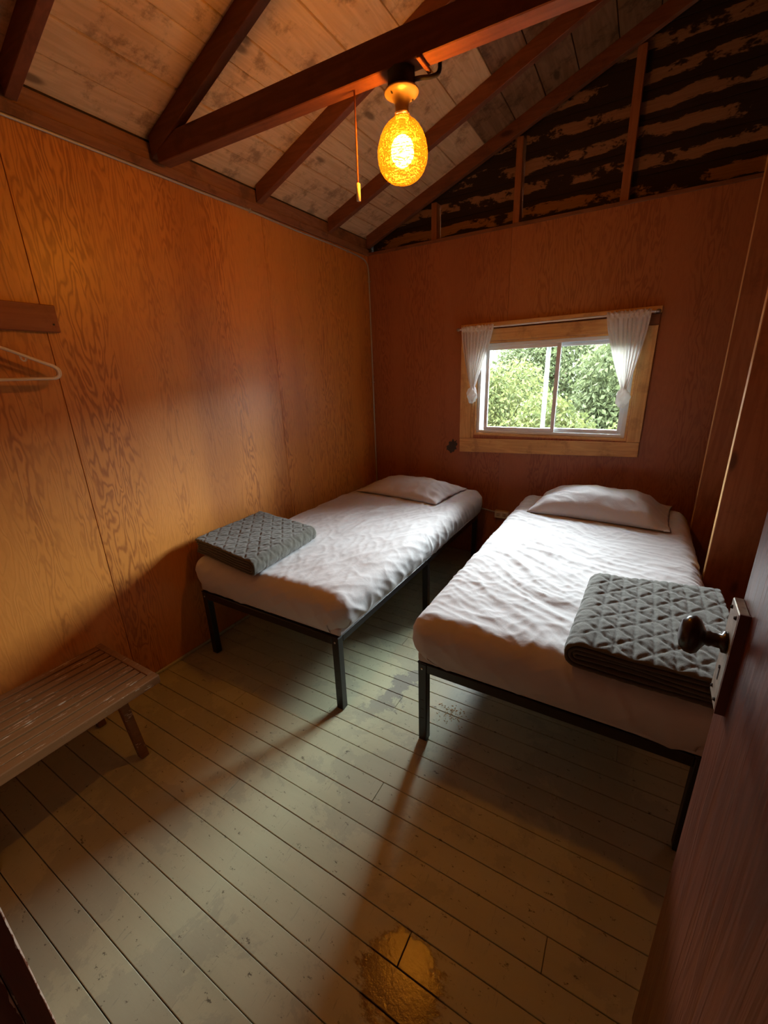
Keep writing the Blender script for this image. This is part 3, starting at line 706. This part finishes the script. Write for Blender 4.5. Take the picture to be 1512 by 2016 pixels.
def mattress(label, x0, x1, y0, y1, z0, z1, seed, kind):
    root = box('mattress', (x0+.03, y0+.03, z0), (x1-.03, y1-.03, z0+.05), M_['sheet'], None, .01); tag(root, label, 'mattress', 'mattresses in white fitted sheets')
    bm = bmesh.new(); res = .0085
    def face(o, a, b):
        na, nb = max(2, int(a.length/res)), max(2, int(b.length/res)); gr = []
        for i in range(na+1): gr.append([bm.verts.new(o+a*(i/na)+b*(j/nb)) for j in range(nb+1)])
        for i in range(na):
            for j in range(nb): bm.faces.new((gr[i][j], gr[i+1][j], gr[i+1][j+1], gr[i][j+1]))
    X, Y, Z = Vector((x1-x0, 0, 0)), Vector((0, y1-y0, 0)), Vector((0, 0, z1-z0)); O = Vector((x0, y0, z0))
    face(O+Z, X, Y); face(O, X, Z); face(O+Y, X, Z); face(O, Y, Z); face(O+X, Y, Z)
    bmesh.ops.remove_doubles(bm, verts=bm.verts, dist=.0008)
    r = .085
    lo = Vector((x0+r, y0+r, z0-1)); hi = Vector((x1-r, y1-r, z1-r))
    lo2 = Vector((x0+.05, y0+.05, z0)); 
    cxm, cym = (x0+x1)/2, (y0+y1)/2
    for v in bm.verts:
        p = v.co.copy(); c = Vector([min(max(p[i], lo[i]), hi[i]) for i in range(3)])
        d = p-c; n = d.normalized() if d.length > 1e-6 else Vector((0, 0, 1))
        q = c+n*min(d.length, r) if d.length > 1e-6 else p
        if d.length > 1e-6: q = c+n*r
        x, y, z = q
        top = max(0, n.z); tz = (z-z0)/(z1-z0)
        # slack wrinkles; direction differs between beds
        if kind == 'L':
            wx_, wy_ = x+.05*ns(x*3, y*3, 11), y+.05*ns(x*3, y*3, 12)
            u = wx_*.35+wy_*.94; w2 = -wx_*.94+wy_*.35
            m1 = .35+.65*max(0, min(1, .5+1.6*ns(x*2.2, y*1.6, 21)))
            h = .0085*cre(w2*8.0, u*1.3, seed)*m1 + .0050*cre(w2*17, u*2.6, seed+2)*m1
            h += .0110*cre((x-.5)*11-(y+1.1)*3.2, (y+1)*1.8+x, seed+3)*math.exp(-((y+1.1)/.5)**2-((x-.62)/.24)**2)
            h += .0032*cre(x*19+y*6, y*7-x*4, seed+1)
            h += .0050*ns(x*5, y*5, seed+5)
        else:
            wx_, wy_ = x+.06*ns(x*2.6, y*2.6, 13), y+.06*ns(x*2.6, y*2.6, 14)
            u = wx_*.62+wy_*.78; w2 = -wx_*.78+wy_*.62
            f1 = math.exp(-((x-1.86)/.50)**2)*(.4+.6*max(0, min(1, .6+1.4*ns(x*2, y*2, 22))))
            h = .0090*cre(u*8.5, w2*1.5, seed)*f1 + .0052*cre(u*19, w2*3.0, seed+2)*f1
            h += .0042*cre(wx_*5+wy_*15, wx_*4, seed+4)*(1-f1*.6)
            h += .0030*cre(x*15-y*9, y*8+x*5, seed+1)
            h += .0050*ns(x*5, y*5, seed+5)
        sag = -.006*math.exp(-((x-cxm)/.3)**2-((y-cym)/.6)**2)
        hs = .006*ns(x*7+y*7, (y-x)*5, z*6+seed)+.0065*cre((x+y)*8+z*5, z*4+x, seed+7)+.004*cre((x-y)*9-z*12, z*5, seed+8)
        q = q+n*(h*top+hs*(1-top)); q.z += sag*top
        # lower skirt pulls in under the mattress, uneven hem
        if tz < .55:
            k = (.55-tz)/.55; inw = .045*k*k
            dx = -1 if n.x > .3 else (1 if n.x < -.3 else 0); dy = -1 if n.y > .3 else (1 if n.y < -.3 else 0)
            if x > x1-r: q.x -= inw
            if x < x0+r: q.x += inw
            if y > y1-r: q.y -= inw
            if y < y0+r: q.y += inw
            q.z += .010*k*ns(x*3.1+5, y*3.1, seed+9)+.004*k*ns(x*14, y*14, seed)
        q.x = max(q.x, .006); q.y = min(q.y, -.006)
        v.co = q
    fin('fitted_sheet', bm, M_['sheet'], root, True)
    return root
mattress('mattress in a creased white sheet on the left bed frame', .085, 1.165, -2.225, -.10, HB+.006, .645, 1, 'L')
mattress('mattress in a wrinkled white sheet on the right bed frame', 1.505, 2.600, -2.205, -.10, HB+.006, .655, 2, 'R')

def pillow(label, cx, cy, a, b, zb, T, rot, seed, flap):
    bm = bmesh.new(); N = 84; Mx = 60; grid = {}
    for s in (1, -1):
        for i in range(N+1):
            for j in range(Mx+1):
                if s == -1 and (i in (0, N) or j in (0, Mx)): grid[(s, i, j)] = grid[(1, i, j)]; continue
                u = i/N*2-1; v = j/Mx*2-1
                ue = u*(1-.045*(1-v*v)); ve = v*(1-.07*(1-u*u))
                x, y = a*ue, b*ve
                f = ((1-abs(u)**2.6)*(1-abs(v)**2.2)); f = max(f, 0)**.62
                if flap: # the filling stops short of the open end of the case
                    t = u*flap; f *= 1-max(0, (t-.70)/.30)**1.2*.9 if t > .70 else 1
                h = T*f if s == 1 else T*.10*f*(-1)
                edge = 1-f
                wk = .010*ns(x*7, y*7, seed)+.007*max(0, ridge(x*9+y*4, y*9, seed)-.4)+.006*edge*math.sin(u*22+v*5+seed)
                z = h+(wk*min(1, f*2+.12) if s == 1 else 0)
                if s == 1: z += .004*edge*math.sin(v*17+seed)
                grid[(s, i, j)] = bm.verts.new((x, y, max(z, -.02)+.012))
        for i in range(N):
            for j in range(Mx):
                bm.faces.new([grid[(s, i, j)], grid[(s, i+1, j)], grid[(s, i+1, j+1)], grid[(s, i, j+1)]])
    bmesh.ops.transform(bm, matrix=Matrix.Translation((cx, cy, zb)) @ Matrix.Rotation(rot, 4, 'Z'), verts=bm.verts)
    o = fin('pillow', bm, M_['sheet'], None, True); return tag(o, label, 'pillow', 'white bed pillows')
pillow('flat cream-white pillow at the head of the left bed', .61, -.42, .405, .265, .650, .100, R(-6), 4, -1)
pillow('plump white pillow at the head of the right bed', 2.07, -.375, .425, .285, .660, .150, R(-3), 9, 1)

def stitch(a, b, P):
    def dd(t, p): t = t % p; return min(t, p-t)
    s2 = math.sqrt(2)
    return min(dd(a, P), dd(a+b, 2*P)/s2, dd(a-b, 2*P)/s2)
def blanket(label, A, B, C, D, zb, m, hp, P, fold, seed, puff=.008):
    """folded quilt: nested U-shaped layers, the fold on the side A-B or C-D; plan corners A,B (fold) C,D"""
    bm = bmesh.new(); A, B, C, D = [Vector(q) for q in (A, B, C, D)]; NV = 100
    Wd = ((D-A).length+(C-B).length)/2; Ln = ((B-A).length+(C-D).length)/2
    th = hp*.42; zmid = zb+m*hp
    for k in range(m):
        rr_ = (k+.5)*hp; off = (m-1-k)*hp*.75; pts = []
        end = Wd-((m-1-k)*.006)
        nlin = 96; x0_ = rr_*1.0+off
        for i in range(nlin+1): pts.append((end-(end-x0_)*i/nlin, -rr_, 0, -1))
        na = 6+4*k
        for i in range(1, na): a = -math.pi/2-math.pi*i/na; pts.append((x0_+rr_*1.0*math.cos(a), rr_*math.sin(a), math.cos(a), math.sin(a)))
        for i in range(nlin+1): pts.append((x0_+(end-x0_)*i/nlin, rr_, 0, 1))
        outer = []; inner = []; s = 0
        for i, (px, pz, nx, nz) in enumerate(pts):
            if i: s += math.hypot(px-pts[i-1][0], pz-pts[i-1][1])
            ro, rin = [], []
            for j in range(NV+1):
                t = j/NV; b = t*Ln
                jit = .006*ns(k*3.1+px*3, seed, 0)
                dpt = stitch(s+.01*seed, b, P); pf = puff*(min(1, dpt/(P*.20))**.6)-puff*.6
                if k < m-1: pf *= .5
                pf += .0022*ns(s*60, b*22, seed)+.0016*ns(s*25, b*60, seed+2)
                edge = min(t, 1-t)*Ln; rnd = 1-math.exp(-edge/.006)
                def P3(px_, pz_):
                    q = (A*(1-t)+B*t); e = (D*(1-t)+C*t); dr = (e-q)
                    pl_ = q+dr*(px_/Wd)
                    # gentle sag of layers and slight vertical wave
                    z = zmid+pz_+.006*ns(px_*5+seed, b*4, 0)*(.4+.6*(pz_+rr_)/(2*rr_+1e-6)) + .003*ns(px_*9, k*5+seed, 1)*(1 if pz_ > 0 else .3)
                    return Vector((pl_.x, pl_.y+((jit*2+.004*ns(px_*7, k, seed)) if t < .02 else 0), z))
                ho = (th+pf)*(.35+.65*rnd); hi_ = th*(.35+.65*rnd)
                ro.append(bm.verts.new(P3(px+nx*ho, pz+nz*ho))); rin.append(bm.verts.new(P3(px-nx*hi_, pz-nz*hi_)))
            outer.append(ro); inner.append(rin)
        for i in range(len(outer)-1):
            for j in range(NV):
                bm.faces.new((outer[i][j], outer[i+1][j], outer[i+1][j+1], outer[i][j+1]))
                bm.faces.new((inner[i][j], inner[i][j+1], inner[i+1][j+1], inner[i+1][j]))
            bm.faces.new((outer[i][0], inner[i][0], inner[i+1][0], outer[i+1][0])); bm.faces.new((outer[i][NV], outer[i+1][NV], inner[i+1][NV], inner[i][NV]))
        for e in (0, len(outer)-1):
            for j in range(NV): bm.faces.new((outer[e][j], outer[e][j+1], inner[e][j+1], inner[e][j]))
    o = fin('folded_quilt', bm, M_['quilt'], None, True); return tag(o, label, 'blanket', 'folded grey quilts on the beds')
blanket('grey quilted blanket folded at the foot of the left bed', (.645, -2.235), (.595, -1.68), (.040, -1.60), (.078, -2.155), .652, 3, .0150, .050, 1, 2, .005)
blanket('grey quilted blanket folded at the foot of the right bed, partly behind the knob', (2.112, -2.225), (2.135, -1.64), (2.590, -1.58), (2.600, -2.235), .664, 3, .0165, .054, 1, 5, .006)

# ================================================================ BENCH
bn = empty('bench', (.32, -3.11, 0), 'low slatted wooden bench with peeling varnish against the left wall', 'bench')
BX0, BX1, BY0, BY1, BZ = .075, .560, -3.480, -2.750, .400
nsl = 9; wsl = (BX1-.045-BX0)/nsl
for i in range(nsl):
    a = BX0+i*wsl; box('slat', (a+.005, BY0+.04, BZ-.024), (a+wsl-.005, BY1-.030, BZ-.001-(i % 2)*.001), M_['bench'], bn, .002)
box('front_rail', (BX1-.044, BY0, BZ-.040), (BX1, BY1, BZ+.001), M_['bench'], bn, .004)
box('end_rail', (BX0, BY1-.029, BZ-.038), (BX1-.0445, BY1, BZ), M_['bench'], bn, .003)
box('end_rail', (BX0, BY0, BZ-.038), (BX1-.0445, BY0+.039, BZ), M_['bench'], bn, .003)
box('cross_bearer', (BX0, BY1-.19, BZ-.064), (BX1-.05, BY1-.15, BZ-.025), M_['bench'], bn, .003)
for x in (BX0+.02, BX1-.10):
    for y in (BY0+.06, BY1-.155):
        bm = bmesh.new(); bx(bm, (x, y, 0), (x+.035, y+.035, BZ-.065), .003)
        for v in bm.verts:
            k = 1-v.co.z/(BZ-.065); v.co.y += (.03*k if y > -3.1 else -.0*k); v.co.x += .0
        fin('leg', bm, M_['bench'], bn)

# ================================================================ HOOK RAIL + HANGERS
hr = empty('hook_rail', (0, -3.02, 1.89), 'plain wooden coat rail board on the left wall at the picture edge', 'coat rail')
prism('board', [(-3.49, 1.835), (-2.553, 1.835), (-2.553, 1.942), (-3.49, 1.945)], .0005, .020, M_['hookwood'], hr, .003, axis=0)
for y in (-2.80, -3.1): tube('hook', smooth_path([(.020, y, 1.862), (.05, y, 1.850), (.085, y, 1.853), (.088, y, 1.872)], 5), .004, M_['dull_metal'], hr, 6)
box('screw', (.0195, -2.578, 1.862), (.0215, -2.571, 1.869), M_['slot'], hr)
def hanger(label, loc, rz, sc):
    root = empty('clothes_hanger', loc, label, 'hanger', 'white plastic hangers on the coat rail')
    Mx = Matrix.Translation(loc) @ Matrix.Rotation(rz, 4, 'Z')
    def T(pts): return [Mx @ Vector((0, a*sc, b*sc)) for a, b in pts]
    out = [(0, -.075)]
    loop = smooth_path([(0, -.062, 0), (.05, -.078, 0), (.165, -.128, 0), (.192, -.140, 0), (.207, -.155, 0), (.206, -.176, 0), (.190, -.187, 0), (.165, -.189, 0), (0, -.189, 0)], 7)
    a = [(p.x, p.y) for p in loop]; full = a+[(-x, y) for x, y in a[::-1][1:-1]]+[a[0]]
    tube('hanger_body', T(full), .0062, M_['plastic'], root, 10)
    hk = smooth_path([(0, -.065, 0), (0, -.03, 0), (.004, -.018, 0), (.024, -.008, 0), (.030, .012, 0), (.018, .030, 0), (-.004, .032, 0), (-.018, .018, 0)], 6)
    tube('hanger_hook', T([(p.x, p.y) for p in hk]), .0032, M_['plastic'], root, 8)
    for s in (1, -1):
        h = smooth_path([(s*.088, -.096, 0), (s*.089, -.112, 0), (s*.096, -.120, 0), (s*.104, -.115, 0), (s*.104, -.108, 0)], 5)
        tube('strap_hook', T([(p.x, p.y) for p in h]), .0020, M_['plastic'], root, 6)
    return root
hanger('front white plastic hanger on the coat rail', (.078, -2.835, 1.836), R(2), 1.0)
hanger('rear white plastic hanger, mostly hidden behind the front one', (.046, -2.822, 1.836), R(-3), 1.0)

# ================================================================ crumbs on the floor
rk = random.Random(3); bm = bmesh.new()
for _ in range(90):
    x, y = 1.615+rk.gauss(0, .035), -1.955+rk.gauss(0, .03); s = rk.uniform(.0015, .004)
    bmesh.ops.create_cube(bm, size=1, matrix=Matrix.Translation((x, y, .0012)) @ Matrix.Rotation(rk.uniform(0, 3), 4, 'Z') @ Matrix.Diagonal((s*2.5, s*.7, .0018, 1)))
o = fin('wood_crumbs', bm, M_['crumb']); tag(o, 'small scatter of pale crumbs on the floor behind the front bed leg', 'crumbs', kind='stuff')
